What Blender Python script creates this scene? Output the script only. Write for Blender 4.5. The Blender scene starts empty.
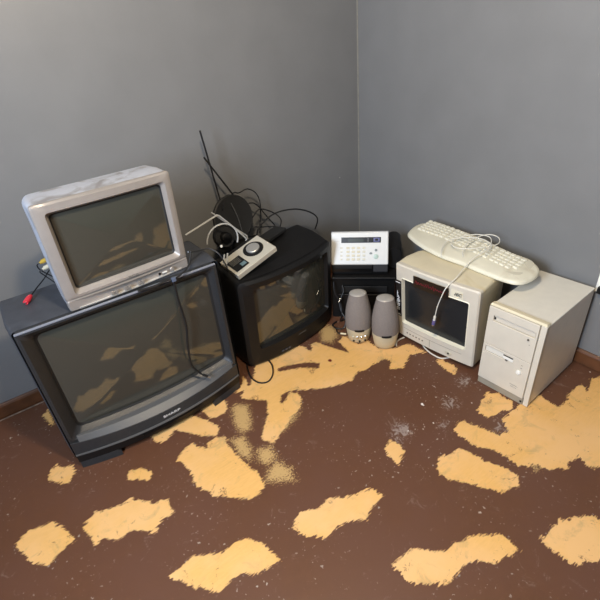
import bpy, bmesh, math, random
import numpy as np
from mathutils import Vector, Matrix
R = math.radians
PI = math.pi
random.seed(7)
COL = bpy.context.scene.collection

# ------------------------------------------------------------------ materials
def s2l(c):
    return tuple((x/12.92 if x <= .04045 else ((x+.055)/1.055)**2.4) for x in [v/255 for v in c])

MATS = {}
def mat(name, rgb, rough=.5, metal=0, spec=.5, noise=0, nscale=30, bump=0, bscale=200, coat=0, rgb2=None, n2scale=8, n2lo=.5, n2hi=.6, aniso=0):
    if name in MATS: return MATS[name]
    m = bpy.data.materials.new(name); m.use_nodes = True
    nt = m.node_tree; b = nt.nodes['Principled BSDF']
    b.inputs['Base Color'].default_value = (*s2l(rgb), 1)
    b.inputs['Roughness'].default_value = rough
    b.inputs['Metallic'].default_value = metal
    b.inputs['Specular IOR Level'].default_value = spec
    b.inputs['Coat Weight'].default_value = coat
    b.inputs['Coat Roughness'].default_value = .05
    tc = nt.nodes.new('ShaderNodeTexCoord')
    cur = None
    if noise or rgb2:
        n = nt.nodes.new('ShaderNodeTexNoise'); n.inputs['Scale'].default_value = nscale; n.inputs['Detail'].default_value = 6
        nt.links.new(tc.outputs['Object'], n.inputs['Vector'])
        r = nt.nodes.new('ShaderNodeValToRGB')
        base = np.array(s2l(rgb))
        r.color_ramp.elements[0].position = .35; r.color_ramp.elements[1].position = .65
        r.color_ramp.elements[0].color = (*(base*(1-noise)), 1); r.color_ramp.elements[1].color = (*np.minimum(base*(1+noise), 1), 1)
        nt.links.new(n.outputs['Fac'], r.inputs['Fac']); cur = r.outputs['Color']
        if rgb2:
            n2 = nt.nodes.new('ShaderNodeTexNoise'); n2.inputs['Scale'].default_value = n2scale; n2.inputs['Detail'].default_value = 8
            n2.inputs['Distortion'].default_value = 1.2
            nt.links.new(tc.outputs['Object'], n2.inputs['Vector'])
            mr = nt.nodes.new('ShaderNodeMapRange'); mr.inputs['From Min'].default_value = n2lo; mr.inputs['From Max'].default_value = n2hi
            nt.links.new(n2.outputs['Fac'], mr.inputs['Value'])
            mx = nt.nodes.new('ShaderNodeMix'); mx.data_type = 'RGBA'
            nt.links.new(mr.outputs['Result'], mx.inputs[0]); nt.links.new(cur, mx.inputs[6]); mx.inputs[7].default_value = (*s2l(rgb2), 1)
            cur = mx.outputs[2]
        nt.links.new(cur, b.inputs['Base Color'])
    if bump:
        n = nt.nodes.new('ShaderNodeTexNoise'); n.inputs['Scale'].default_value = bscale; n.inputs['Detail'].default_value = 3
        nt.links.new(tc.outputs['Object'], n.inputs['Vector'])
        bp = nt.nodes.new('ShaderNodeBump'); bp.inputs['Strength'].default_value = bump; bp.inputs['Distance'].default_value = .002
        nt.links.new(n.outputs['Fac'], bp.inputs['Height']); nt.links.new(bp.outputs['Normal'], b.inputs['Normal'])
    MATS[name] = m
    return m

# ------------------------------------------------------------------ mesh builder
class MB:
    def __init__(s): s.v = []; s.f = []
    def add(s, vs, fs):
        o = len(s.v); s.v += [tuple(p) for p in vs]; s.f += [tuple(i+o for i in f) for f in fs]; return s
    def box(s, x0, x1, y0, y1, z0, z1):
        return s.add([(x0,y0,z0),(x1,y0,z0),(x1,y1,z0),(x0,y1,z0),(x0,y0,z1),(x1,y0,z1),(x1,y1,z1),(x0,y1,z1)],
                     [(0,3,2,1),(4,5,6,7),(0,1,5,4),(1,2,6,5),(2,3,7,6),(3,0,4,7)])
    def hexa(s, pts):
        return s.add(pts, [(0,3,2,1),(4,5,6,7),(0,1,5,4),(1,2,6,5),(2,3,7,6),(3,0,4,7)])
    def loft(s, rings, cap0=True, cap1=True, closed=True):
        n = len(rings[0]); vs = [p for r in rings for p in r]; fs = []
        for k in range(len(rings)-1):
            for i in range(n if closed else n-1):
                j = (i+1) % n
                fs.append((k*n+i, k*n+j, (k+1)*n+j, (k+1)*n+i))
        if cap0: fs.append(tuple(range(n-1, -1, -1)))
        if cap1: fs.append(tuple((len(rings)-1)*n+i for i in range(n)))
        return s.add(vs, fs)
    def tube(s, pts, r, n=8, smooth=True, cap=True):
        P = [Vector(p) for p in pts]
        if smooth and len(P) > 2: P = catmull(P)
        rings = []; up = Vector((0,0,1)); prev = None
        for i, p in enumerate(P):
            t = (P[min(i+1, len(P)-1)] - P[max(i-1, 0)]).normalized()
            if prev is None:
                a = t.cross(up)
                if a.length < .05: a = t.cross(Vector((1,0,0)))
            else:
                a = prev - t*prev.dot(t)
            a.normalize(); prev = a; b = t.cross(a)
            rr = r(i/(len(P)-1)) if callable(r) else r
            rings.append([p + a*rr*math.cos(2*PI*k/n) + b*rr*math.sin(2*PI*k/n) for k in range(n)])
        return s.loft(rings, cap, cap)
    def lathe(s, prof, n=40, c=(0,0,0), axis='z', sx=1, sy=1):
        rings = []
        for (r, h) in prof:
            ring = []
            for k in range(n):
                a = 2*PI*k/n; u, w = r*math.cos(a)*sx, r*math.sin(a)*sy
                p = (u, w, h) if axis == 'z' else (u, -h, w)
                ring.append((p[0]+c[0], p[1]+c[1], p[2]+c[2]))
            rings.append(ring)
        return s.loft(rings)
    def prism(s, poly, z0, z1):
        return s.loft([[(x, y, z0) for x, y in poly], [(x, y, z1) for x, y in poly]])
    def build(s, name, m, parent=None, bevel=0, seg=2, sharp=35, smooth=True, loc=None):
        me = bpy.data.meshes.new(name); me.from_pydata(s.v, [], s.f); me.update()
        bm = bmesh.new(); bm.from_mesh(me)
        bmesh.ops.recalc_face_normals(bm, faces=bm.faces); bm.to_mesh(me); bm.free()
        if smooth:
            me.polygons.foreach_set('use_smooth', [True]*len(me.polygons)); me.set_sharp_from_angle(angle=R(sharp))
        me.materials.append(m)
        o = bpy.data.objects.new(name, me); COL.objects.link(o)
        if parent: o.parent = parent
        if loc: o.location = loc
        if bevel:
            b = o.modifiers.new('bevel', 'BEVEL'); b.width = bevel; b.segments = seg; b.limit_method = 'ANGLE'; b.angle_limit = R(30); b.harden_normals = True
        return o

def catmull(P, sub=8):
    out = []; n = len(P)
    for i in range(n-1):
        p0 = P[max(i-1, 0)]; p1 = P[i]; p2 = P[i+1]; p3 = P[min(i+2, n-1)]
        for k in range(sub):
            t = k/sub
            out.append(.5*((2*p1) + (p2-p0)*t + (2*p0-5*p1+4*p2-p3)*t*t + (3*p1-p0-3*p2+p3)*t*t*t))
    out.append(P[-1]); return out

def closed_catmull(P, sub=6):
    n = len(P); out = []
    P = [Vector((*p, 0)) for p in P]
    for i in range(n):
        p0, p1, p2, p3 = P[i-1], P[i], P[(i+1) % n], P[(i+2) % n]
        for k in range(sub):
            t = k/sub
            q = .5*((2*p1) + (p2-p0)*t + (2*p0-5*p1+4*p2-p3)*t*t + (3*p1-p0-3*p2+p3)*t*t*t)
            out.append((q.x, q.y))
    return out

def ring(x0, x1, z0, z1, r, yf, ns=12, nc=5, zb=0):
    """rounded rectangle in the x-z plane, its depth given by yf(x, z)"""
    P = []
    r = min(r, (x1-x0)/2-.001, (z1-z0)/2-.001)
    cs = [(x1-r, z1-r, 0), (x0+r, z1-r, 90), (x0+r, z0+r, 180), (x1-r, z0+r, 270)]
    for k, (cx, cz, a0) in enumerate(cs):
        for i in range(nc+1):
            a = R(a0+90*i/nc); P.append((cx+r*math.cos(a), cz+r*math.sin(a)))
        nx, nz, na = cs[(k+1) % 4]
        e = (nx+r*math.cos(R(na)), nz+r*math.sin(R(na))); s = P[-1]
        for i in range(1, ns): P.append((s[0]+(e[0]-s[0])*i/ns, s[1]+(e[1]-s[1])*i/ns))
    if not callable(yf):
        c = yf; yf = lambda x, z: c
    if zb:      # lower edge sags towards the middle
        xm, hx, zm = (x0+x1)/2, (x1-x0)/2, (z0+z1)/2
        P = [(x, z-zb*(1-((x-xm)/hx)**2)*max(0, min(1, (zm-z)/(zm-z0)))) for x, z in P]
    return [(x, yf(x, z), z) for x, z in P]

def glass_patch(x0, x1, z0, z1, r, yf, dome, k=8, zb=0):
    m = MB(); rings = []
    cx, cz = (x0+x1)/2, (z0+z1)/2
    base = ring(x0, x1, z0, z1, r, yf, zb=zb)
    for i in range(k):
        s = 1-i/k
        rings.append([(cx+(x-cx)*s, (yf(x, z) if callable(yf) else yf)*0 + (yf(cx+(x-cx)*s, cz+(z-cz)*s) if callable(yf) else yf) - dome*(1-s*s), cz+(z-cz)*s) for (x, y, z) in base])
    m.loft(rings, cap0=False, cap1=True)
    return m

def thing(name, label, cat, loc, rz=0, group=None, rot=None):
    o = bpy.data.objects.new(name, None); COL.objects.link(o); o.empty_display_size = .05
    o.location = loc; o.rotation_euler = rot or (0, 0, rz); o['label'] = label; o['category'] = cat
    if group: o['group'] = group
    return o
def tag(o, label, cat, group=None):
    o['label'] = label; o['category'] = cat
    if group: o['group'] = group
    return o
def struct(o):
    o['kind'] = 'structure'; return o

def text(name, s, size, m, parent, loc, rot, depth=.0004, shear=0, align='CENTER', bold=0, sx=1):
    cu = bpy.data.curves.new(name, 'FONT'); cu.body = s; cu.size = size; cu.extrude = depth; cu.align_x = align; cu.align_y = 'CENTER'
    cu.shear = shear; cu.offset = bold
    t = bpy.data.objects.new(name+'_src', cu); COL.objects.link(t)
    dg = bpy.context.evaluated_depsgraph_get()
    me = bpy.data.meshes.new_from_object(t.evaluated_get(dg)); bpy.data.objects.remove(t)
    me.materials.clear(); me.materials.append(m)
    o = bpy.data.objects.new(name, me); COL.objects.link(o)
    if parent: o.parent = parent
    o.location = loc; o.rotation_euler = rot; o.scale = (sx, 1, 1)
    return o
def marks(name, n, size, m, parent, loc, rot, seed=1):
    # print too small to read: a row of little letter-high strokes
    rg = random.Random(seed); mb = MB(); x = -n*size*.36
    for i in range(n):
        w_ = size*rg.uniform(.34, .58); h_ = size*rg.choice((.45, .62, .45))
        k = rg.random()
        mb.box(x, x+size*.13, -h_/2, h_/2, 0, .0005)
        if k > .25: mb.box(x+size*.13, x+w_, -h_/2, -h_/2+size*.11, 0, .0005)
        if k < .7: mb.box(x+size*.13, x+w_, h_/2-size*.11, h_/2, 0, .0005)
        x += size*.72
    o = mb.build(name, m, parent, smooth=False); o.location = loc; o.rotation_euler = rot
    return o
def script(name, w, h, m, parent, loc, rot, seed=3):
    rg = random.Random(seed); pts = []; n = 26
    for i in range(n):
        u = i/(n-1); big = 1.0 if i in (0, 1, 2, 11, 15, 16) else .5
        pts.append((-w/2+w*u+rg.uniform(-.2, .2)*w/n, (h/2)*big*(1 if i % 2 else -.75)*rg.uniform(.6, 1), .0004))
    o = MB().tube(pts, .0011, 6).build(name, m, parent); o.location = loc; o.rotation_euler = rot
    return o
FRONT = (R(90), 0, 0)      # writing on a face that looks to local -y

# ------------------------------------------------------------------ room
W, D, H = 2.95, 3.7, 2.42          # x from -W to 0, y from -D to 0
wall_grey = mat('wall_paint', (121,121,121), rough=.42, spec=.35, noise=.035, nscale=5, bump=.12, bscale=90)
ceil_m = mat('ceiling_paint', (104,102,99), rough=.9, noise=.02)
wood = mat('baseboard_wood', (92,57,33), rough=.4, noise=.25, nscale=14, bump=.1)

low_bounce_wall = mat('low_bounce_wall_paint', (84,82,80), rough=.6, noise=.03, nscale=5)  # unseen walls, made darker so less light bounces back
def wall(name, pts_box):
    return struct(MB().box(*pts_box).build(name, low_bounce_wall if name == 'wall_back' else wall_grey, smooth=False))
wall('wall_left', (-W-.1, .1, 0, .1, 0, H))
wall('wall_right', (0, .1, -D-.1, 0, 0, H))
# the wall behind the camera
wall('wall_back', (-W-.1, .1, -D-.1, -D, 0, H))
# wall on the far left with the window that lets the daylight in
wy0, wy1, wz0, wz1 = -2.1, -1.3, 1.1, 2.1
m = MB()
m.box(-W-.1, -W, -D, wy0, 0, H); m.box(-W-.1, -W, wy1, 0, 0, H); m.box(-W-.1, -W, wy0, wy1, 0, wz0); m.box(-W-.1, -W, wy0, wy1, wz1, H)
struct(m.build('wall_window', low_bounce_wall, smooth=False))
white_paint = mat('white_trim_paint', (225,225,220), rough=.4)
m = MB()
for b in ((wy0,wy0+.05,wz0,wz1),(wy1-.05,wy1,wz0,wz1),(wy0+.05,wy1-.05,wz0,wz0+.05),(wy0+.05,wy1-.05,wz1-.05,wz1),(wy0+.05,wy1-.05,1.48,1.52)):
    m.box(-W-.08, -W-.03, *b)
struct(m.build('window_1', white_paint, bevel=.003))
struct(MB().box(-W-.1, .1, -D-.1, .1, H, H+.1).build('ceiling', ceil_m, smooth=False))
# baseboards: board with a rounded top, standing clear of the floor by a dark gap
def baseboard(name, a, b, n, h=.072, t=.013):
    a, b, n = Vector(a), Vector(b), Vector(n)
    prof = [(0,.004),(t,.004),(t,h-.012),(t*.75,h-.004),(t*.4,h),(0,h)]
    struct(MB().loft([[tuple(p + n*o + Vector((0,0,z))) for o, z in prof] for p in (a, b)]).build(name, wood, smooth=False))
baseboard('baseboard_left', (-W,0,0), (0,0,0), (0,-1,0))
baseboard('baseboard_right', (0,-.013,0), (0,-D,0), (-1,0,0))
# caulk bead at the foot of the left wall, painter's edge
struct(MB().tube([(-W, -.022, .002), (-1.2, -.022, .002)], .0035, 6, smooth=False).build('trim_1', mat('dusty_caulk', (120,100,84), rough=.8, noise=.4, nscale=40)))
# seam down the corner
struct(MB().box(-.006, -.0005, -.004, -.0005, .08, H).build('trim_2', mat('corner_caulk', (146,143,134), rough=.6, noise=.1), smooth=False))

# ------------------------------------------------------------------ floor with filler strokes (data in metres on the floor)
FLOOR_DATA = None
# <floor>
FLOOR_DATA = {
 'full': [
  [(-1.659, -0.744), (-1.618, -0.717), (-1.567, -0.708), (-1.554, -0.746), (-1.532, -0.764), (-1.51, -0.737), (-1.446, -0.764), (-1.463, -0.803), (-1.456, -0.896), (-1.434, -1.007), (-1.448, -1.07), (-1.517, -1.074), (-1.606, -0.981), (-1.642, -0.899), (-1.631, -0.82), (-1.637, -0.78)],
  [(-1.616, -0.565), (-1.512, -0.558), (-1.467, -0.642), (-1.443, -0.705), (-1.467, -0.733), (-1.512, -0.715), (-1.555, -0.652)],
  [(-1.692, -0.556), (-1.647, -0.553), (-1.6, -0.571), (-1.607, -0.607), (-1.658, -0.625), (-1.679, -0.614)],
  [(-1.461, -0.58), (-1.45, -0.526), (-1.356, -0.558), (-1.359, -0.621), (-1.383, -0.646), (-1.43, -0.644), (-1.45, -0.627)],
  [(-1.299, -0.567), (-1.252, -0.548), (-1.21, -0.494), (-1.213, -0.546), (-1.234, -0.581), (-1.278, -0.585)],
  [(-1.288, -0.602), (-1.213, -0.564), (-1.162, -0.517), (-1.101, -0.434), (-1.005, -0.415), (-0.948, -0.467), (-0.867, -0.485), (-0.851, -0.565), (-0.825, -0.523), (-0.79, -0.521), (-0.739, -0.666), (-0.721, -0.704), (-0.706, -0.62), (-0.703, -0.601), (-0.659, -0.572), (-0.639, -0.613), (-0.643, -0.678), (-0.583, -0.687), (-0.592, -0.767), (-0.527, -0.826), (-0.501, -0.828), (-0.453, -0.85), (-0.444, -0.943), (-0.518, -0.908), (-0.609, -0.953), (-0.661, -0.915), (-0.62, -0.875), (-0.631, -0.846), (-0.679, -0.842), (-0.737, -0.848), (-0.786, -0.833), (-0.843, -0.855), (-0.905, -0.843), (-0.947, -0.824), (-0.996, -0.798), (-1.105, -0.719), (-1.147, -0.724), (-1.178, -0.77), (-1.106, -0.735), (-1.079, -0.759), (-1.087, -0.793), (-1.126, -0.838), (-1.191, -0.856), (-1.277, -0.908), (-1.321, -0.916), (-1.343, -0.885), (-1.316, -0.834), (-1.256, -0.786), (-1.208, -0.704), (-1.252, -0.665), (-1.287, -0.619)],
  [(-2.032, -0.119), (-2.004, -0.089), (-1.996, -0.211), (-2.013, -0.211)],
  [(-2.063, -0.466), (-2.034, -0.448), (-2.021, -0.477), (-1.981, -0.499), (-1.988, -0.546), (-2.02, -0.576), (-2.078, -0.506)],
  [(-1.82, -0.668), (-1.779, -0.685), (-1.748, -0.734), (-1.767, -0.763), (-1.833, -0.709)],
  [(-0.576, -1.321), (-0.464, -1.288), (-0.439, -1.318), (-0.434, -1.384), (-0.463, -1.411), (-0.513, -1.39), (-0.586, -1.376), (-0.592, -1.343)],
  [(-0.731, -1.324), (-0.693, -1.312), (-0.673, -1.317), (-0.662, -1.361), (-0.642, -1.4), (-0.631, -1.457), (-0.642, -1.583), (-0.674, -1.602), (-0.701, -1.568), (-0.694, -1.518), (-0.715, -1.463), (-0.74, -1.438), (-0.74, -1.389), (-0.745, -1.347)],
  [(-0.55, -1.414), (-0.491, -1.415), (-0.426, -1.414), (-0.349, -1.412), (-0.314, -1.443), (-0.329, -1.465), (-0.325, -1.516), (-0.302, -1.528), (-0.251, -1.513), (-0.159, -1.507), (-0.133, -1.518), (-0.161, -1.554), (-0.08, -1.524), (-0.034, -1.543), (-0.012, -1.588), (-0.218, -1.706), (-0.457, -1.784), (-0.528, -1.724), (-0.512, -1.699), (-0.504, -1.678), (-0.586, -1.685), (-0.634, -1.652), (-0.649, -1.612), (-0.664, -1.596), (-0.652, -1.536), (-0.639, -1.463), (-0.619, -1.454), (-0.582, -1.46)],
  [(-0.924, -1.399), (-0.884, -1.371), (-0.837, -1.395), (-0.805, -1.393), (-0.788, -1.402), (-0.776, -1.442), (-0.769, -1.495), (-0.749, -1.534), (-0.734, -1.59), (-0.769, -1.622), (-0.839, -1.593), (-0.89, -1.512), (-0.929, -1.459), (-0.936, -1.422)],
  [(-1.006, -1.22), (-0.955, -1.199), (-0.949, -1.244), (-0.961, -1.28), (-1.019, -1.303), (-1.017, -1.253)],
  [(-0.46, -1.01), (-0.435, -1.022), (-0.428, -1.114), (-0.476, -1.135), (-0.484, -1.092)],
  [(-2.02, -0.796), (-1.965, -0.766), (-1.89, -0.798), (-1.843, -0.796), (-1.795, -0.861), (-1.745, -0.887), (-1.747, -0.944), (-1.796, -0.941), (-1.827, -0.975), (-1.885, -0.914), (-1.935, -0.922), (-1.969, -0.881), (-1.997, -0.889)],
  [(-1.461, -1.25), (-1.408, -1.221), (-1.352, -1.249), (-1.297, -1.246), (-1.233, -1.288), (-1.159, -1.309), (-1.149, -1.357), (-1.212, -1.363), (-1.256, -1.382), (-1.316, -1.341), (-1.396, -1.345), (-1.442, -1.3)],
  [(-2.219, -0.709), (-2.167, -0.686), (-2.099, -0.704), (-2.07, -0.755), (-2.047, -0.827), (-2.092, -0.833), (-2.14, -0.86), (-2.185, -0.808)],
  [(-1.839, -1.134), (-1.761, -1.124), (-1.68, -1.173), (-1.602, -1.179), (-1.565, -1.229), (-1.549, -1.31), (-1.612, -1.305), (-1.668, -1.267), (-1.739, -1.274), (-1.791, -1.219)],
  [(-1.296, -1.535), (-1.21, -1.536), (-1.154, -1.597), (-1.048, -1.619), (-0.967, -1.676), (-0.96, -1.738), (-1.042, -1.724), (-1.109, -1.67), (-1.213, -1.666), (-1.288, -1.606)],
  [(-0.892, -1.761), (-0.785, -1.766), (-0.698, -1.815), (-0.679, -1.893), (-0.794, -1.915), (-0.895, -1.853)],
 ],
 'hole': [[(-1.056, -0.564), (-0.984, -0.579), (-0.929, -0.619), (-0.874, -0.667), (-0.908, -0.686), (-0.979, -0.623), (-1.057, -0.583)]],
 'thin': [[(-1.357, -0.653), (-1.326, -0.633), (-1.288, -0.674), (-1.317, -0.748), (-1.354, -0.802), (-1.392, -0.784), (-1.386, -0.732)], [(-1.44, -0.796), (-1.389, -0.813), (-1.405, -0.902), (-1.431, -0.929), (-1.452, -0.875)], [(-0.71, -0.453), (-0.653, -0.443), (-0.638, -0.483), (-0.668, -0.552), (-0.735, -0.583), (-0.762, -0.535)], [(-1.406, -1.019), (-1.359, -0.995), (-1.333, -1.057), (-1.349, -1.11), (-1.435, -1.05)], [(-1.382, -0.909), (-1.335, -0.924), (-1.341, -0.975), (-1.39, -0.993), (-1.407, -0.949)], [(-0.654, -1.552), (-0.601, -1.567), (-0.615, -1.624), (-0.672, -1.619)], [(-1.172, -0.775), (-1.112, -0.819), (-1.172, -0.873), (-1.259, -0.896)], [(-0.669, -1.353), (-0.631, -1.457), (-0.677, -1.479), (-0.703, -1.421)]],
 'white': [[(-0.921, -1.171), (-0.87, -1.16), (-0.844, -1.19), (-0.867, -1.231), (-0.926, -1.238), (-0.941, -1.206)], [(-0.493, -1.163), (-0.45, -1.184), (-0.471, -1.209), (-0.513, -1.188)], [(-0.645, -1.208), (-0.593, -1.223), (-0.616, -1.256), (-0.66, -1.241)], [(-0.763, -1.273), (-0.727, -1.283), (-0.765, -1.304)], [(-0.584, -1.419), (-0.561, -1.438), (-0.591, -1.453), (-0.611, -1.436)]],
 'chips': [(-0.722, -1.157, 0.006), (-0.724, -1.167, 0.004), (-0.769, -1.253, 0.004), (-0.875, -1.217, 0.004), (-2.046, -0.369, 0.004), (-0.611, -1.192, 0.004), (-0.564, -1.286, 0.0035), (-0.62, -1.408, 0.003), (-0.601, -1.12, 0.003), (-0.631, -1.033, 0.004), (-0.653, -1.035, 0.003), (-0.616, -1.037, 0.0025), (-0.602, -1.131, 0.003), (-0.997, -0.911, 0.002), (-0.909, -1.04, 0.0025), (-0.033, -1.501, 0.004), (-0.829, -1.16, 0.003), (-1.042, -1.034, 0.003), (-1.194, -0.945, 0.0025), (-1.295, -0.76, 0.003), (-2.047, -0.329, 0.0025), (-2.108, -0.33, 0.003), (-2.093, -0.38, 0.0025)],
 'red': [(-0.83, -0.682, 0.01), (-0.886, -0.667, 0.004)],
}
# </floor>
def sdf(poly, X, Y):
    d = np.full(X.shape, 9.0); ins = np.zeros(X.shape, bool); n = len(poly)
    for i in range(n):
        ax, ay = poly[i]; bx, by = poly[(i+1) % n]
        ex, ey = bx-ax, by-ay
        t = np.clip(((X-ax)*ex+(Y-ay)*ey)/(ex*ex+ey*ey+1e-12), 0, 1)
        d = np.minimum(d, np.hypot(X-ax-ex*t, Y-ay-ey*t))
        c = ((ay > Y) != (by > Y)) & (X < (bx-ax)*(Y-ay)/(by-ay+1e-12)+ax)
        ins ^= c
    return np.where(ins, -d, d)

def make_floor():
    xs = np.concatenate([np.linspace(-W-.1, -2.5, 8)[:-1], np.arange(-2.5, .1001, .0075)])
    ys = np.concatenate([np.linspace(-D-.1, -2.5, 8)[:-1], np.arange(-2.5, .1001, .0075)])
    X, Y = np.meshgrid(xs, ys)
    nx, ny = len(xs), len(ys)
    full = np.full(X.shape, .5); thin = np.full(X.shape, .5); white = np.full(X.shape, .5); red = np.full(X.shape, .5)
    for p in FLOOR_DATA['full']: full = np.minimum(full, sdf(p, X, Y))
    for p in FLOOR_DATA['hole']: full = np.maximum(full, -sdf(p, X, Y))
    for p in FLOOR_DATA['thin']: thin = np.minimum(thin, sdf(p, X, Y))
    for p in FLOOR_DATA['white']: white = np.minimum(white, sdf(p, X, Y))
    chips = np.full(X.shape, .5)
    for (cx, cy, r) in FLOOR_DATA['chips']: chips = np.minimum(chips, np.hypot(X-cx, Y-cy)-r)
    for (cx, cy, r) in FLOOR_DATA['red']: red = np.minimum(red, np.hypot(X-cx, Y-cy)-r)
    co = np.stack([X.ravel(), Y.ravel(), np.zeros(X.size)], 1)
    me = bpy.data.meshes.new('floor')
    i = np.arange(nx-1); j = np.arange(ny-1); I, J = np.meshgrid(i, j); a = (J*nx+I).ravel()
    q = np.stack([a, a+1, a+nx+1, a+nx], 1)
    me.vertices.add(len(co)); me.vertices.foreach_set('co', co.ravel())
    me.loops.add(q.size); me.loops.foreach_set('vertex_index', q.ravel())
    me.polygons.add(len(q)); me.polygons.foreach_set('loop_start', np.arange(len(q))*4)
    me.update(calc_edges=True); me.validate()
    for nm, arr in (('full', full), ('thin', thin), ('white', white), ('red', red), ('chips', chips)):
        at = me.attributes.new(nm, 'FLOAT', 'POINT'); at.data.foreach_set('value', arr.ravel().astype(np.float32))
    o = bpy.data.objects.new('floor', me); COL.objects.link(o); o['kind'] = 'structure'
    m = bpy.data.materials.new('painted_floor'); m.use_nodes = True; nt = m.node_tree; N = nt.nodes; L = nt.links
    bs = N['Principled BSDF']
    tc = N.new('ShaderNodeTexCoord')
    def noise(scale, detail=6, dist=0, rough=.6, vec=None):
        n = N.new('ShaderNodeTexNoise'); n.inputs['Scale'].default_value = scale; n.inputs['Detail'].default_value = detail
        n.inputs['Distortion'].default_value = dist; n.inputs['Roughness'].default_value = rough
        L.new(vec or tc.outputs['Object'], n.inputs['Vector']); return n.outputs['Fac']
    def math_(op, a, b=None, c=None):
        n = N.new('ShaderNodeMath'); n.operation = op
        for k, v in enumerate((a, b, c)):
            if v is None: continue
            if isinstance(v, (int, float)): n.inputs[k].default_value = v
            else: L.new(v, n.inputs[k])
        return n.outputs[0]
    def att(nm):
        n = N.new('ShaderNodeAttribute'); n.attribute_name = nm; return n.outputs['Fac']
    def step(v, lo, hi):   # 1 below lo, 0 above hi
        n = N.new('ShaderNodeMapRange'); L.new(v, n.inputs['Value']); n.inputs['From Min'].default_value = lo; n.inputs['From Max'].default_value = hi
        n.inputs['To Min'].default_value = 1; n.inputs['To Max'].default_value = 0; return n.outputs['Result']
    def mix(f, a, b):
        n = N.new('ShaderNodeMix'); n.data_type = 'RGBA'; L.new(f, n.inputs[0])
        for k, v in ((6, a), (7, b)):
            if isinstance(v, tuple): n.inputs[k].default_value = (*s2l(v), 1)
            else: L.new(v, n.inputs[k])
        return n.outputs[2]
    # streak coordinates: brush drawn mostly along one way
    mp = N.new('ShaderNodeMapping'); mp.inputs['Rotation'].default_value = (0, 0, R(52)); mp.inputs['Scale'].default_value = (1, 7, 1)
    L.new(tc.outputs['Object'], mp.inputs['Vector'])
    streak = noise(22, 5, .6, .65, mp.outputs['Vector'])
    fine = noise(170, 5, 0, .7); mid = noise(28, 6, .3); big = noise(3.5, 4)
    brown = mix(mid, (90,58,40), (104,68,47))
    brown = mix(step(big, .38, .62), brown, (98,65,49))
    # scuffs, dust and chips all over the brown paint
    spk = step(noise(75, 3, 0, .55), .69, .65)
    spk = math_('MULTIPLY', spk, step(noise(5, 2), .60, .46))
    brown = mix(math_('MULTIPLY', spk, .75), brown, (190,178,165))
    sm = math_('MULTIPLY', step(noise(16, 7, 1.5, .75), .70, .60), .35)
    brown = mix(sm, brown, (150,130,118))
    # filler / primer strokes
    tan = mix(streak, (214,164,94), (242,190,114))
    tan = mix(step(big, .40, .60), tan, (232,184,122))
    worn = math_('MULTIPLY', step(noise(11, 7, .8, .7), .68, .56), .45)
    tan = mix(worn, tan, (170,145,100))
    e = math_('ADD', att('full'), math_('MULTIPLY', math_('SUBTRACT', mid, .5), .026))
    e = math_('ADD', e, math_('MULTIPLY', math_('SUBTRACT', streak, .5), .05))
    e = math_('ADD', e, math_('MULTIPLY', math_('SUBTRACT', fine, .5), .010))
    mf = step(e, -.0012, .0012)
    # dry-brushed gaps inside
    gap = math_('MULTIPLY', step(noise(13, 8, 1.0, .72), .63, .59), step(math_('SUBTRACT', .5, fine), -.03, .0))
    mf = math_('MULTIPLY', mf, math_('SUBTRACT', 1, math_('MULTIPLY', gap, .7)))
    te = math_('ADD', att('thin'), math_('MULTIPLY', math_('SUBTRACT', streak, .47), .07))
    te = math_('ADD', te, math_('MULTIPLY', math_('SUBTRACT', fine, .5), .16))
    mt = math_('MULTIPLY', step(te, -.006, .006), .82)
    we = math_('ADD', att('white'), math_('MULTIPLY', math_('SUBTRACT', noise(34, 8, 2.2, .75), .46), .30))
    mw = math_('MULTIPLY', step(we, -.012, .012), .42)
    ch = math_('ADD', att('chips'), math_('MULTIPLY', math_('SUBTRACT', fine, .5), .008))
    mc = step(ch, -.001, .001)
    re = math_('ADD', att('red'), math_('MULTIPLY', math_('SUBTRACT', fine, .5), .015))
    mr = step(re, -.001, .001)
    col = mix(mw, brown, (196,184,176))
    col = mix(mt, col, (206,170,112))
    col = mix(mf, col, tan)
    col = mix(mc, col, (240,232,224))
    col = mix(mr, col, (110,34,22))
    L.new(col, bs.inputs['Base Color'])
    rr = math_('MULTIPLY_ADD', mf, .22, .40); rr = math_('ADD', rr, math_('MULTIPLY', mid, .12)); L.new(rr, bs.inputs['Roughness'])
    bp = N.new('ShaderNodeBump'); bp.inputs['Strength'].default_value = .5; bp.inputs['Distance'].default_value = .0015
    hh = math_('ADD', math_('MULTIPLY', mf, 1.0), math_('MULTIPLY', mid, .5)); L.new(hh, bp.inputs['Height']); L.new(bp.outputs['Normal'], bs.inputs['Normal'])
    bs.inputs['Specular IOR Level'].default_value = .4
    me.materials.append(m)
    return o
make_floor()

# ------------------------------------------------------------------ shared looks
glass = mat('picture_tube_glass', (62,62,55), rough=.05, spec=.8, coat=.6)
glass_dark = mat('dark_tube_glass', (34,36,38), rough=.28, spec=.35, coat=.0)
charcoal = mat('charcoal_plastic', (42,43,45), rough=.42, noise=.06, nscale=60, bump=.15, bscale=500)
charcoal_top = mat('dusty_daylit_charcoal', (62,65,72), rough=.5, noise=.1, nscale=20, bump=.2, bscale=500, rgb2=(84,88,96), n2scale=5, n2lo=.52, n2hi=.75)  # dust, plus the bluish daylight on the top put into the colour
gasket = mat('black_rubber', (14,14,14), rough=.6)
blackp = mat('black_plastic', (17,16,16), spec=.35, rough=.5, noise=.08, nscale=50, bump=.15, bscale=450)
blackg = mat('glossy_black_plastic', (11,11,12), rough=.3, spec=.4)
silverp = mat('silver_grey_strip', (92,92,92), rough=.45, metal=.1)
taupe = mat('silver_taupe_plastic', (154,147,141), rough=.38, metal=.25, noise=.03, nscale=40)
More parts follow.
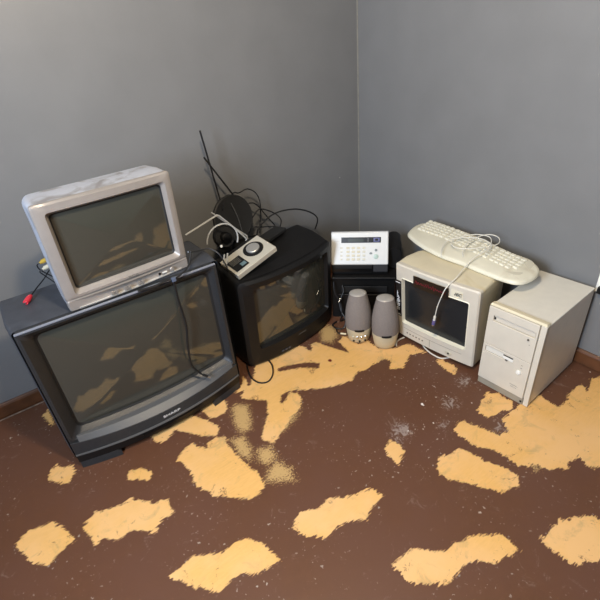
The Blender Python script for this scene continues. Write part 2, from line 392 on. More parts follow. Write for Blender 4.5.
dusty_daylit_silver = mat('dusty_daylit_silver_plastic', (176,180,190), rough=.5, metal=.1, noise=.05, nscale=40, rgb2=(138,136,138), n2scale=9, n2lo=.5, n2hi=.62)  # dusty silver with the cool window light tinted into it
beige = mat('beige_plastic', (208,200,184), rough=.45, noise=.03, nscale=15, bump=.1, bscale=500)
beige_old = mat('yellowed_beige_plastic', (214,203,174), rough=.45, noise=.04, nscale=9, bump=.1, bscale=500, rgb2=(196,180,140), n2scale=6, n2lo=.55, n2hi=.75)
grey_beige = mat('grey_beige_plastic', (150,142,126), rough=.5, noise=.05)
whitep = mat('white_plastic', (236,234,226), rough=.38)
chrome = mat('bright_metal', (210,210,208), rough=.22, metal=1)
cordm = mat('black_cord', (20,20,21), rough=.5)
white_text = mat('white_print', (225,225,225), rough=.5)
grey_text = mat('grey_print', (120,118,112), rough=.6)
white_cord = mat('off_white_cord', (222,218,206), rough=.45)

# ------------------------------------------------------------------ big floor television
def big_tv():
    w, h = .706, .636
    t = thing('television', 'large charcoal tube television standing on the floor under the silver one', 'television', (-1.958+w/2*math.cos(R(-1.2)), -.527+w/2*math.sin(R(-1.2)), .0), R(-1.2))
    hw = w/2
    bow = lambda k: (lambda x, z: -k*(1-min(1, (x/hw)**2)))
    # rear cabinet: straight sides, then the tube hump narrowing to the wall
    m = MB(); sh = .006
    m.loft([ring(-hw-sh, hw+sh+.01, .03, h, .012, .02), ring(-hw-sh-.012, hw+sh+.016, .03, h, .010, .10), ring(-hw-.022, hw+.018, .03, h, .014, .285),
            ring(-hw+.05, hw-.05, .03, h-.07, .06, .32), ring(-.2, .2, .05, .50, .05, .42), ring(-.17, .17, .06, .44, .05, .475)], False, True)
    m.build('cabinet', charcoal_top, t, sharp=30)
    # front frame around the tube, deeply sloped inwards
    ox0, ox1, oz0, oz1 = -hw, hw, .130, h
    ix0, ix1, iz0, iz1 = -.307, .324, .166, .597; zb = .027
    m = MB()
    m.loft([ring(ox0, ox1, oz0, oz1, .012, .022, zb=zb), ring(ox0, ox1, oz0, oz1, .012, 0, zb=zb), ring(ox0+.012, ox1-.012, oz0+.01, oz1-.012, .012, -.002, zb=zb),
            ring(ix0-.012, ix1+.012, iz0-.010, iz1+.010, .02, .016, zb=zb), ring(ix0, ix1, iz0, iz1, .02, .03, zb=zb)], False, False)
    m.build('bezel', charcoal, t, sharp=40)
    m = MB(); m.loft([ring(ix0, ix1, iz0, iz1, .02, .028, zb=zb), ring(ix0+.01, ix1-.01, iz0+.008, iz1-.008, .02, .034, zb=zb)], False, False)
    m.build('gasket', gasket, t)
    glass_patch(ix0+.008, ix1-.008, iz0+.006, iz1-.006, .02, .033, .024, 10, zb).build('screen', glass, t)
    # daylight sheen on the top front edge, painted as a pale strip
    MB().box(-hw+.002, hw-.002, -.004, .004, h-.005, h+.0015).build('top_edge_sheen', mat('painted_sheen_grey', (128,132,142), rough=.4), t, bevel=.0015)
    # silver strip under the tube, bowed
    def band(z0, z1, k0, k1, y0, y1, a=-hw, b=hw, n=28, zb0=0, zb1=0):
        lo, hi = [], []
        for i in range(n+1):
            x = a+(b-a)*i/n; q = 1-(x/hw)**2
            lo.append((x, y0-k0*q, z0-zb0*q)); hi.append((x, y1-k1*q, z1-zb1*q))
        mm = MB(); back = [(x, .02, z) for x, _, z in lo], [(x, .02, z) for x, _, z in hi]
        vs = lo+hi+back[1]+back[0]; N = n+1; fs = []
        for r_ in range(4):
            for i in range(n):
                a0 = r_*N+i; b0 = ((r_+1) % 4)*N+i; fs.append((a0, a0+1, b0+1, b0))
        fs.append((0, N, 2*N, 3*N)); fs.append((n, 4*N-1, 3*N-1, 2*N-1))
        return mm.add(vs, fs)
    band(.130, .153, .040, .016, -.003, .001, -hw+.03, hw-.02, zb0=.026, zb1=.026).build('silver_strip', silverp, t, bevel=.001)
    band(.070, .131, .053, .041, -.004, -.004, zb1=.026).build('control_panel', charcoal, t, bevel=.0015)
    band(.0650, .0705, .056, .054, -.008, -.008).build('trim_line', silverp, t)
    band(.026, .0655, .052, .054, -.004, -.006).build('lower_panel', blackp, t, bevel=.0015)
    for sgn in (-1, 1):
        m = MB(); N = 10; rows = []
        for i in range(N+1):
            x = sgn*(hw-.004)*(1-.42*i/N); q = 1-(x/hw)**2; top = .028
            zt = top if i < N else .020
            rows.append([(x, -.006-.056*q-.003, 0), (x, -.004-.054*q, zt), (x, .05, zt), (x, .05, 0)])
        m.loft(rows).build('foot', charcoal, t)
    # small door gap and buttons line
    band(.044, .052, .0565, .0565, -.0055, -.0055, -.11, .15).build('control_door', blackg, t)
    q = 1-(.02/hw)**2
    text('logo', 'SHARP', .0145, white_text, t, (.02, -.004-.0495*q-.0015, .088), (R(90-10), 0, 0), sx=1.7)
    return t
big_tv()

# ------------------------------------------------------------------ small silver television on top
def small_tv():
    w, h = .438, .372
    a = R(3.1)
    t = thing('television', 'small silver television with dusty top, sitting on the big charcoal television', 'television', (-1.779+w/2*math.cos(a), -.515+w/2*math.sin(a), .638), a)
    hw = w/2
    lean = lambda o: (lambda x, z: o-.068*z)
    m = MB()
    m.loft([ring(-hw, hw, .012, h, .014, lean(.012)), ring(-hw-.001, hw+.001, .010, h+.003, .018, .05), ring(-hw+.002, hw-.002, .010, h+.002, .03, .115),
            ring(-hw+.035, hw-.035, .02, h-.02, .05, .15), ring(-.13, .13, .04, .27, .04, .30), ring(-.11, .11, .05, .24, .04, .35)], False, True)
    m.build('cabinet', dusty_daylit_silver, t, sharp=30)
    ix0, ix1, iz0, iz1 = .043-hw, .404-hw, .068, .332
    dish = lambda o, k: (lambda x, z: o-.068*z-k*(1-(x/hw)**2))
    m = MB()
    m.loft([ring(-hw, hw, .040, h, .009, lean(.014)), ring(-hw, hw, .040, h, .009, dish(0, .0)), ring(-hw+.006, hw-.006, .046, h-.006, .008, dish(-.003, .008)),
            ring(ix0-.011, ix1+.011, iz0-.013, iz1+.011, .012, dish(-.003, .008)), ring(ix0, ix1, iz0, iz1, .012, dish(.016, .004))], False, False)
    m.build('bezel', taupe, t, sharp=30)
    m = MB(); m.loft([ring(ix0, ix1, iz0, iz1, .012, dish(.014, .004)), ring(ix0+.006, ix1-.006, iz0+.006, iz1-.006, .012, dish(.020, .004))], False, False)
    m.build('gasket', gasket, t)
    glass_patch(ix0+.004, ix1-.004, iz0+.004, iz1-.004, .012, dish(.019, .004), .014, 8).build('screen', glass, t)
    # lower control panel
    m = MB()
    m.loft([ring(-hw, hw, .0, .0405, .006, .03), ring(-hw, hw, .0, .0405, .006, dish(.0, .0)), ring(-hw+.003, hw-.003, .003, .038, .006, dish(-.004, .014))], True, True)
    m.build('control_panel', taupe, t, sharp=30)
    # scooped underside strip
    m = MB(); n = 16
    rows = []
    for i in range(n+1):
        x = -hw+.03+(w-.06)*i/n; q = 1-(x/hw)**2
        rows.append([(x, -.001-.010*q, -.0005), (x, -.004-.016*q, .007), (x, .04, .007), (x, .04, -.0005)])
    m.loft(rows).build('bottom_lip', mat('bright_silver_plastic', (214,212,206), rough=.3, metal=.3), t)
    yb = lambda x: -.0055-.014*(1-(x/hw)**2)
    for x in (.142, .155, .188, .201, .238, .251):
        x -= hw
        MB().box(x-.0048, x+.0048, yb(x)-.004, yb(x)+.004, .011, .025).build('button', mat('grey_taupe_button', (128,122,116), rough=.4), t, bevel=.001)
    x = .318-hw; MB().lathe([(.0045, -.002), (.005, .002)], 16, (x, yb(x), .021), 'y').build('headphone_jack', blackg, t)
    x = .338-hw; MB().box(x-.009, x+.009, yb(x)-.002, yb(x)+.002, .018, .023).build('indicator', mat('pale_lens', (230,228,220), rough=.3), t, bevel=.0008)
    x = .368-hw; MB().lathe([(.008, -.002), (.008, .003), (.0065, .0045)], 24, (x, yb(x), .021), 'y').build('power_button', taupe, t)
    x = .228-hw; text('logo', 'RCA', .013, grey_text, t, (x, -.0035-.008+.0-.068*.045-.0015, .0515), (R(90-4), 0, R(1)), sx=1.5)
    for sx_ in (-1, 1):
        MB().lathe([(.012, -.002), (.012, .003)], 16, (sx_*.16, .05, 0)).build('foot', blackp, t)
    # sockets on the left side, towards the rear
    return t
small = small_tv()

# ------------------------------------------------------------------ middle black television
def mid_tv():
    w, h = .566, .466
    a = R(6.2)
    t = thing('television', 'black tube television with bowed front, between large television and corner', 'television', (-1.157+w/2*math.cos(a), -.466+w/2*math.sin(a), 0), a)
    hw = w/2
    bw = lambda o, k, l=.044: (lambda x, z: o-k*(1-min(1, (abs(x)/hw)**2.4))-l*z)
    m = MB()
    m.loft([ring(-hw, hw+.004, .006, h+.012, .026, bw(.015, .05)), ring(-hw-.001, hw+.008, .004, h+.022, .028, bw(.05, .04, .03)), ring(-hw+.002, hw+.014, .004, h+.034, .03, .10),
            ring(-hw+.012, hw+.016, .004, h+.036, .03, .21), ring(-hw+.06, hw-.03, .01, h+.0, .06, .265), ring(-.18, .15, .02, .36, .05, .33), ring(-.13, .11, .03, .30, .04, .385)], False, True)
    m.build('cabinet', blackp, t, sharp=28)
    ix0, ix1, iz0, iz1 = .068-hw, .520-hw, .104, .428
    m = MB()
    m.loft([ring(-hw, hw+.004, .006, h+.010, .026, bw(.017, .05)), ring(-hw, hw+.004, .006, h+.010, .026, bw(.0, .05)), ring(-hw+.014, hw-.010, .02, h-.004, .022, bw(-.008, .052)),
            ring(ix0-.008, ix1+.008, iz0-.008, iz1+.008, .014, bw(-.006, .05)), ring(ix0, ix1, iz0, iz1, .012, bw(.014, .04))], False, False)
    m.build('bezel', blackp, t, sharp=28)
    glass_patch(ix0-.002, ix1+.002, iz0-.002, iz1+.002, .012, bw(.012, .04), .010, 8).build('screen', glass, t)
    yy = lambda x, z: bw(-.0085, .051)(x, z)
    x = .0; marks('logo', 7, .010, grey_text, t, (x+.02, yy(x+.02, .08)-.0012, .080), (R(90+2), 0, R(1)))
    for x in (-.11, -.09, -.07):
        MB().box(x-.006, x+.006, yy(x, .03)-.003, yy(x, .03)+.004, .030, .038).build('button', mat('worn_grey_button', (70,72,78), rough=.35), t, bevel=.001)
    for i in range(2):
        x = .16+.02*i
        MB().box(x-.006, x+.006, yy(x, .05)-.002, yy(x, .05)+.004, .05, .056).build('button', blackg, t, bevel=.001)
    x = .245-.28+.03
    return t
mid = mid_tv()

# ------------------------------------------------------------------ computer monitor
def monitor():
    w, h = .414, .410
    a = R(-83.9); z0 = .024
    ca, sa = math.cos(a), math.sin(a)
    t = thing('computer_monitor', 'beige tube monitor with stickers on its frame, standing left of the tower', 'monitor', (-.445+w/2*ca, -.758+w/2*sa, 0), a)
    hw = w/2; l = .08
    bw = lambda o, k, l=l: (lambda x, z: o-k*(1-(x/hw)**2)-l*(z-z0))
    m = MB(); Z = z0+h
    m.loft([ring(-hw, hw, z0, Z, .010, bw(.02, .012)), ring(-hw, hw, z0, Z+.006, .012, bw(.06, 0, .05)), ring(-hw+.004, hw-.004, z0, Z+.004, .02, .12),
            ring(-hw+.02, hw-.02, z0+.01, Z-.004, .04, .20), ring(-.15, .15, z0+.02, Z-.07, .05, .30), ring(-.13, .13, z0+.03, Z-.10, .05, .345)], False, True)
    m.build('cabinet', beige_old, t, sharp=28)
    ix0, ix1, iz0, iz1 = .042-hw, .370-hw, z0+.090, z0+.340
    f = bw(-.006, .012)
    m = MB()
    m.loft([ring(-hw, hw, z0, Z, .010, bw(.022, .012)), ring(-hw, hw, z0, Z, .010, bw(0, .012)), ring(-hw+.006, hw-.006, z0+.006, Z-.006, .01, f),
            ring(ix0-.006, ix1+.006, iz0-.006, iz1+.006, .010, f)], False, False)
    m.build('bezel', beige, t, sharp=28)
    m = MB()
    m.loft([ring(ix0-.006, ix1+.006, iz0-.006, iz1+.006, .010, f), ring(ix0-.003, ix1+.003, iz0-.003, iz1+.003, .008, bw(-.009, .012)), ring(ix0, ix1, iz0, iz1, .008, bw(.012, .008))], False, False)
    m.build('tube_frame', mat('pale_beige_plastic', (240,235,214), rough=.4), t, sharp=28)
    glass_patch(ix0-.001, ix1+.001, iz0-.001, iz1+.001, .008, bw(.011, .008), .008, 8).build('screen', glass_dark, t)
    # stickers lie on the curved frame
    def patch(x0, x1, z0_, z1_, off, nm, mm, n=14):
        g = lambda x, z: f(x, z)-off
        mb = MB(); rows = []
        for i in range(n+1):
            x = x0+(x1-x0)*i/n
            rows.append([(x, g(x, z0_), z0_), (x, g(x, z1_), z1_), (x, g(x, z1_)+.0008, z1_), (x, g(x, z0_)+.0008, z0_)])
        return mb.loft(rows).build(nm, mm, t)
    sb = mat('black_sticker', (18,14,15), rough=.35)
    st = patch(.112-hw, .286-hw, z0+.333, z0+.390, .0118, 'red_lettered_sticker', sb); st['label'] = 'black sticker with red script lettering'
    # the strip hangs over the tube opening
    red = mat('dark_red_print', (120,28,40), rough=.5)
    tx = (.112+.286)/2-hw; tz = z0+.361
    script('lettering', .15, .026, red, st, (tx, f(tx, tz)-.0126, tz), (R(90+4.6), 0, R(.8)))
    s2 = patch(.0015-hw, .0350-hw, z0+.118, z0+.322, .0012, 'white_lettered_sticker', sb); s2['label'] = 'black sticker with white upright lettering'
    tx = .019-hw; tz = z0+.215
    text('lettering', 'INFINITY', .023, white_text, s2, (tx, f(tx, tz)-.0026, tz), (R(90+4.6), R(-90), R(4)), shear=.1, bold=.0003, sx=1.3)
    for zz in (z0+.311, z0+.128):
        MB().box(.003-hw, .034-hw, f(tx, zz)-.0022, f(tx, zz)-.0012, zz-.0018, zz+.0018).build('white_line', white_text, s2)
    s3 = patch(.292-hw, .345-hw, z0+.348, z0+.386, .0012, 'small_badge_sticker', mat('cream_sticker', (224,216,192), rough=.5))
    tx = .318-hw; tz = z0+.367
    text('lettering', 'NEC', .02, mat('black_ink', (30,28,28), rough=.5), s3, (tx, f(tx, tz)-.0024, tz), (R(90+4.6), R(-8), R(-6)), shear=.3, bold=.0004, sx=1.2)
    # flap seam, buttons, power switch
    pl = patch(.045-hw, .36-hw, z0+.0555, z0+.0575, .0006, 'panel_seam', grey_beige)
    patch(.198-hw, .2-hw, z0+.012, z0+.056, .0008, 'panel_divider', grey_beige, 2)
    for i in range(6):
        x = .070+.018*i-hw; z = z0+.034
        MB().box(x-.004, x+.004, f(x, z)-.0025, f(x, z)+.003, z-.003, z+.003).build('button', mat('brown_grey_button', (128,118,104), rough=.5), t, bevel=.0008)
    x = .298-hw; z = z0+.032
    MB().lathe([(.013, -.002), (.013, .003), (.011, .0045)], 28, (x, f(x, z), z), 'y', 1.3, .8).build('power_button', mat('tan_button', (196,188,166), rough=.4), t)
    MB().lathe([(.005, 0), (.005, .006)], 16, (x+.002, f(x, z), z), 'y').build('power_light', blackg, t)
    # swivel foot
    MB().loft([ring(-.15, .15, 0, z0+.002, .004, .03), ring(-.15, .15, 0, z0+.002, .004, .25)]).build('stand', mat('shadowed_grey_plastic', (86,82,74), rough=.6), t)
    return t
moni = monitor()

# ------------------------------------------------------------------ computer tower
def tower():
    w, d, h = .225, .396, .40
    a = R(-87.4)
    t = thing('computer_tower', 'beige computer tower standing on the floor by the right wall', 'computer', (-.439+w/2*math.cos(a), -1.218+w/2*math.sin(a), 0), a)
    hw = w/2
    MB().box(-hw+.002, hw-.001, .026, d, .006, h-.004).build('case', mat('toplit_beige_steel', (222,217,204), rough=.4, noise=.02), t, bevel=.004)  # paler than the front: overhead light on the top put into its colour
    MB().box(-hw+.004, hw-.003, .03, d-.01, 0, .007).build('base', blackp, t)
    # cover lip visible on top and right side
    # front moulding
    m = MB()
    bx = lambda x0, x1, z0, z1, y0, y1: m.box(x0, x1, y0, y1, z0, z1)
    bx(-hw, hw, .0, h, .012, .028)
    m.build('front_frame', beige, t, bevel=.004)
    # door face slightly proud, with a bevelled right edge column
    def face(x0, x1, z0, z1, holes, nm, mm, y=0, t_=.013):
        # grid of boxes around rectangular holes
        xs = sorted({x0, x1, *[q for h_ in holes for q in h_[:2]]}); zs = sorted({z0, z1, *[q for h_ in holes for q in h_[2:4]]})
        mb = MB(); vid = {}; vs = []; fs = []
        solid = lambda i, k: 0 <= i < len(xs)-1 and 0 <= k < len(zs)-1 and not any(h_[0] <= (xs[i]+xs[i+1])/2 <= h_[1] and h_[2] <= (zs[k]+zs[k+1])/2 <= h_[3] for h_ in holes)
        def V(i, k, b):
            if (i, k, b) not in vid: vid[(i, k, b)] = len(vs); vs.append((xs[i], y+(t_ if b else 0), zs[k]))
            return vid[(i, k, b)]
        for i in range(len(xs)-1):
            for k in range(len(zs)-1):
                if not solid(i, k): continue
                for b in (0, 1): fs.append((V(i,k,b), V(i+1,k,b), V(i+1,k+1,b), V(i,k+1,b)))
                if not solid(i-1, k): fs.append((V(i,k,0), V(i,k,1), V(i,k+1,1), V(i,k+1,0)))
                if not solid(i+1, k): fs.append((V(i+1,k,0), V(i+1,k,1), V(i+1,k+1,1), V(i+1,k+1,0)))
                if not solid(i, k-1): fs.append((V(i,k,0), V(i+1,k,0), V(i+1,k,1), V(i,k,1)))
                if not solid(i, k+1): fs.append((V(i,k+1,0), V(i+1,k+1,0), V(i+1,k+1,1), V(i,k+1,1)))
        mb.add(vs, fs); return mb.build(nm, mm, t, bevel=.0025)
    fx0, fx1 = -hw+.002, hw-.024
    face(fx0, fx1, .218, h-.004, [(.026-hw, .192-hw, .334, .360)], 'upper_panel', beige)
    face(fx0, fx1, .034, .2165, [(.014-hw, .092-hw, .180, .205)], 'lower_panel', beige)
    # right column of the moulding
    MB().loft([ring(hw-.020, hw, .002, h-.002, .003, .004), ring(hw-.020, hw, .002, h-.002, .003, .02)]).build('side_column', beige, t, bevel=.002)
    # top cap
    m = MB(); m.hexa([(-hw, .004, h-.002), (hw-.001, .004, h-.002), (hw-.001, .034, h-.002), (-hw, .034, h-.002), (-hw+.004, .012, h+.006), (hw-.006, .012, h+.006), (hw-.006, .032, h+.004), (-hw+.004, .032, h+.004)])
    m.build('top_cap', beige_old, t, bevel=.002)
    # drives
    dr = MB().box(.028-hw, .190-hw, .006, .012, .336, .3575).build('disc_drive', beige, t, bevel=.001)
    MB().box(.028-hw, .034-hw, .0045, .006, .342, .352).build('drive_slot', blackp, dr)
    MB().lathe([(.004, 0), (.004, .004)], 14, (.172-hw, 0, .319), 'y').build('eject_button', mat('dark_grey_button', (90,86,78), rough=.5), t)
    MB().box(.178-hw, .181-hw, -.001, .002, .296, .299).build('drive_light', grey_beige, t)
    fd = MB().box(.0145-hw, .0915-hw, .003, .010, .181, .2045).build('floppy_drive', mat('drive_white', (222,218,206), rough=.4), t, bevel=.003)
    MB().box(.093-hw, .133-hw, -.0012, .003, .199, .2045).build('drive_slot', mat('slot_grey', (70,66,60), rough=.6), fd)
    MB().hexa([(.093-hw,-.003,.188),(.135-hw,-.003,.186),(.135-hw,.002,.186),(.093-hw,.002,.188),(.093-hw,-.003,.198),(.135-hw,-.003,.198),(.135-hw,.002,.198),(.093-hw,.002,.198)]).build('floppy_lip', whitep, fd, bevel=.001)
    MB().box(.104-hw, .114-hw, -.005, -.002, .181, .187).build('eject_button', mat('dark_grey_button', (90,86,78)), fd, bevel=.0008)
    MB().lathe([(.010, -.002), (.010, .003), (.008, .006), (.003, .007)], 28, (.164-hw, 0, .153), 'y').build('power_button', whitep, t)
    for z in (.176, .190):
        MB().box(.168-hw, .174-hw, -.001, .002, z, z+.003).build('status_light', grey_beige, t)
    # grey kick strip
    MB().box(-hw+.003, hw-.022, .004, .014, .0, .033).build('kick_plate', grey_beige, t, bevel=.002)
    MB().box(.192-hw, .2-hw, .002, .005, .012, .020).build('vent_hole', blackp, t)
    marks('logo', 6, .008, grey_text, t, (.158-hw, -.0004, .080), FRONT, 2)
    marks('logo', 6, .006, grey_text, t, (.158-hw, -.0004, .070), FRONT, 5)
    return t
tower()

# ------------------------------------------------------------------ keyboard with its cord
def keyboard():
    a = R(-92.8); C = (-.210, -.942, .4435)
    t = thing('keyboard', 'off-white curved computer keyboard lying across monitor and tower', 'keyboard', C, a, rot=(R(1.5), R(.4), a+R(1.4)))
    out = [(-.333,.02),(-.305,-.06),(-.235,-.10),(-.14,-.128),(-.038,-.137),(.06,-.128),(.15,-.128),(.24,-.124),(.30,-.098),(.318,-.02),(.30,.062),(.24,.10),(.15,.108),(.03,.135),(-.05,.147),(-.16,.148),(-.27,.135),(-.325,.09)]
    o2 = closed_catmull(out, 6)
    def lay(s, z, dz=0):
        return [(x*s if True else x, y*(1-(1-s)*2.2)+.0, z+ .010*max(0, (y+.02)/.15) * (1 if z > .008 else 0)) for x, y in o2]
    MB().loft([lay(.975, .0), lay(1.0, .006), lay(1.0, .012), lay(.985, .019), lay(.955, .022)]).build('body', whitep_k, t, sharp=50)
    bed = [(-.30,.0),(-.29,.128),(-.16,.136),(-.05,.134),(.03,.121),(.15,.100),(.262,.084),(.272,-.048),(.20,-.062),(.05,-.05),(-.1,-.03),(-.2,-.015)]
    zt = lambda y: .022+.010*max(0, (y+.02)/.15)
    b2 = closed_catmull(bed, 5)
    MB().loft([[(x, y, zt(y)-.006) for x, y in b2], [(x, y, zt(y)+.0012) for x, y in b2]]).build('key_bed', mat('key_bed_plastic', (204,198,178), rough=.6), t)
    t.scale = (1.03, .86, 1)
    km = None
    def key(wd, x, y, r):
        nonlocal km
        z = zt(y)+.001
        s = .0088; k = (wd*.0250-.003)/2
        mb = MB(); mb.hexa([(-k,-.0095,0),(k,-.0095,0),(k,.0095,0),(-k,.0095,0),(-k+.003,-.0065,s),(k-.003,-.0065,s),(k-.003,.0075,s),(-k+.003,.0075,s)])
        o = mb.build('key', keym, t, bevel=.0012) if wd != 1 or km is None else None
        if wd == 1:
            if km is None: km = o
            else:
                o = km.copy(); COL.objects.link(o); o.parent = t
        o.location = (x, y, z); o.rotation_euler = (R(4), 0, r)
    for x0, n, y0, dy, r in ((-.292, 6, .116, -.0008, R(-2)), (-.130, 6, .118, .0028, R(-6)), (.036, 3, .096, .0032, R(-8)), (.124, 5, .084, .0034, R(-9))):
        for row in range(5):
            for c in range(n):
                x = x0+c*.0256+row*.002; y = y0-row*.0252-dy*c
                if n == 5 and row == 4 and c > 3: continue
                key(1, x, y, r)
    return t
whitep_k = mat('aged_white_plastic', (224,219,198), rough=.42, noise=.03, nscale=12, rgb2=(200,190,166), n2scale=7, n2lo=.56, n2hi=.8)
keym = mat('keycap_plastic', (224,219,200), rough=.4, noise=.02)
kb = keyboard()
# cord of the keyboard: loops on the keys, crosses the monitor's top and hangs down over its screen
pts = [(-.305,-.985,.482),(-.262,-.955,.490),(-.18,-.935,.500),(-.10,-.96,.508),(-.09,-1.01,.506),(-.14,-1.04,.500),(-.22,-1.0,.496),(-.27,-.945,.492),(-.255,-.885,.490),(-.2,-.872,.496),(-.13,-.92,.506),(-.12,-.99,.508),(-.2,-1.035,.498),(-.29,-1.03,.484),(-.36,-1.035,.462),(-.43,-1.05,.449),(-.482,-1.045,.422),(-.494,-1.035,.38),(-.496,-1.02,.32),(-.492,-1.01,.262)]
def world_part(mb, name, m, parent, **kw):
    o = mb.build(name, m, None, **kw)
    bpy.context.view_layer.update()
    o.parent = parent; o.matrix_parent_inverse = parent.matrix_world.inverted()
    return o
cord = world_part(MB().tube(pts, .0021, 8), 'cord', white_cord, kb)
world_part(MB().tube([(-.345,-.905,.470),(-.315,-.88,.482),(-.25,-.855,.492),(-.19,-.89,.500),(-.15,-.96,.505),(-.17,-1.03,.502),(-.24,-1.05,.494)], .0021, 8), 'cord', white_cord, kb)
world_part(MB().tube([(-.492,-1.0095,.264),(-.491,-1.007,.242)], .0055, 14, smooth=False), 'strain_relief', white_cord, cord)
o = world_part(MB().tube([(-.491,-1.0072,.242),(-.490,-1.0035,.218)], .0075, 16, smooth=False), 'plug', mat('purple_plug', (98,90,140), rough=.4), cord); o['label'] = 'purple plug'
world_part(MB().tube([(-.490,-1.0033,.218),(-.4895,-1.0023,.209)], .0055, 14, smooth=False), 'plug_sleeve', chrome, cord)

# ------------------------------------------------------------------ fax machine on a black printer, in the corner
def fax():
    a = R(-44.6)
    t = thing('printer', 'black boxy printer standing on the floor in the corner under the fax panel', 'printer', (-.578, -.42, 0), a)
    MB().loft([ring(-.012, .318, .0, .245, .012, .012), ring(-.012, .318, .0, .247, .014, .05), ring(-.012, .32, .0, .247, .02, .30)]).build('body', mat('satin_black_plastic', (11,11,11), rough=.5, spec=.3), t, sharp=40)
    MB().box(-.006, .322, -.004, .30, .246, .256).build('lid', blackp, t, bevel=.004)
    MB().box(.02, .30, .004, .013, .05, .15).build('paper_tray', blackp, t, bevel=.004)
    MB().box(.04, .28, .002, .006, .165, .20).build('output_slot', gasket, t, bevel=.003)
    f = thing('fax_machine', 'white fax control panel on black base, resting on the black printer', 'fax machine', (-.562, -.393, .262), a)
    # black base, deeper on the right
    MB().loft([ring(.0, .29, .0, .055, .008, .0), ring(.0, .29, .0, .075, .012, .06), ring(.0, .29, .0, .10, .02, .22)]).build('base', blackg, f, sharp=40)
    MB().loft([ring(.286, .355, .0, .115, .035, .06), ring(.286, .362, .0, .135, .04, .12), ring(.286, .362, .0, .13, .04, .24)]).build('paper_holder', blackp, f, sharp=40)
    MB().box(.215, .288, -.004, .02, .012, .056).build('grey_corner', mat('dark_grey_plastic', (58,58,60), rough=.4), f, bevel=.003)
    w, h, th = .290, .166, .028; tilt = R(25)
    p = bpy.data.objects.new('control_panel', None)
    # the panel itself: a mesh whose writing and keys are its sub-parts
    pm = MB(); pm.box(0, w, 0, th, 0, h); panel = pm.build('control_panel', mat('bright_white_plastic', (218,218,214), rough=.35), f, bevel=.006, seg=3)
    bpy.data.objects.remove(p)
    panel.location = (0, -.012, .058); panel.rotation_euler = (-tilt, 0, 0)
    MB().box(.0, w, .004, th+.05, h-.001, h+.004).build('top_cover', mat('light_grey_plastic', (170,170,168), rough=.4), panel, bevel=.002)
    MB().box(.052, .252, -.0022, .002, .112, .140).build('display_window', blackg, panel, bevel=.001)
    MB().box(.086, .165, -.003, -.0018, .116, .134).build('display', mat('lcd_grey', (58,64,60), rough=.25), panel)
    MB().box(.215, .246, -.0034, -.001, .116, .137).build('blue_button', mat('bluish_lens', (96,98,140), rough=.3), panel, bevel=.001)
    MB().box(.223, .238, -.0046, -.003, .121, .132).build('button', blackg, panel, bevel=.001)
    for x in (.188, .188):
        pass
    MB().lathe([(.004, 0), (.004, .004)], 14, (.188, -.001, .131), 'y').build('button', silverp, panel)
    MB().lathe([(.004, 0), (.004, .004)], 14, (.188, -.001, .121), 'y').build('button', silverp, panel)
    km_ = mat('cream_key', (212,204,178), rough=.5)
    for r in range(4):
        for c in range(3):
            MB().box(.078+c*.027, .094+c*.027, -.003, .001, .022+r*.0195, .033+r*.0195).build('key', km_, panel, bevel=.0015)
    for r in range(4):
        MB().box(.160, .174, -.003, .001, .022+r*.0195, .033+r*.0195).build('key', mat('pale_cream_key', (210,206,188), rough=.5), panel, bevel=.0015)
    for r in range(4):
        MB().box(.046, .058, -.0025, .001, .024+r*.0195, .031+r*.0195).build('key', mat('pale_cream_key', (232,228,208)), panel, bevel=.0015)
    MB().lathe([(.0125, 0), (.0125, .003), (.0095, .004)], 28, (.228, 0, .042), 'y').build('start_button', mat('pale_green_button', (176,196,184), rough=.4), panel)
    MB().lathe([(.0065, 0), (.0065, .004)], 20, (.228, 0, .074), 'y').build('stop_button', mat('grey_button', (120,126,124), rough=.4), panel)
    MB().lathe([(.0075, 0), (.0075, .003)], 20, (.202, 0, .058), 'y', 1, .7).build('mode_button', mat('grey_button', (120,126,124)), panel)
    marks('logo', 6, .007, mat('pale_grey_print', (176,174,168), rough=.5), panel, (.030, -.0004, .120), FRONT, 4)
    # feeder lip below the panel
    MB().box(.004, .21, -.006, .01, .030, .052).build('feed_slot', gasket, f, bevel=.003)
fax()

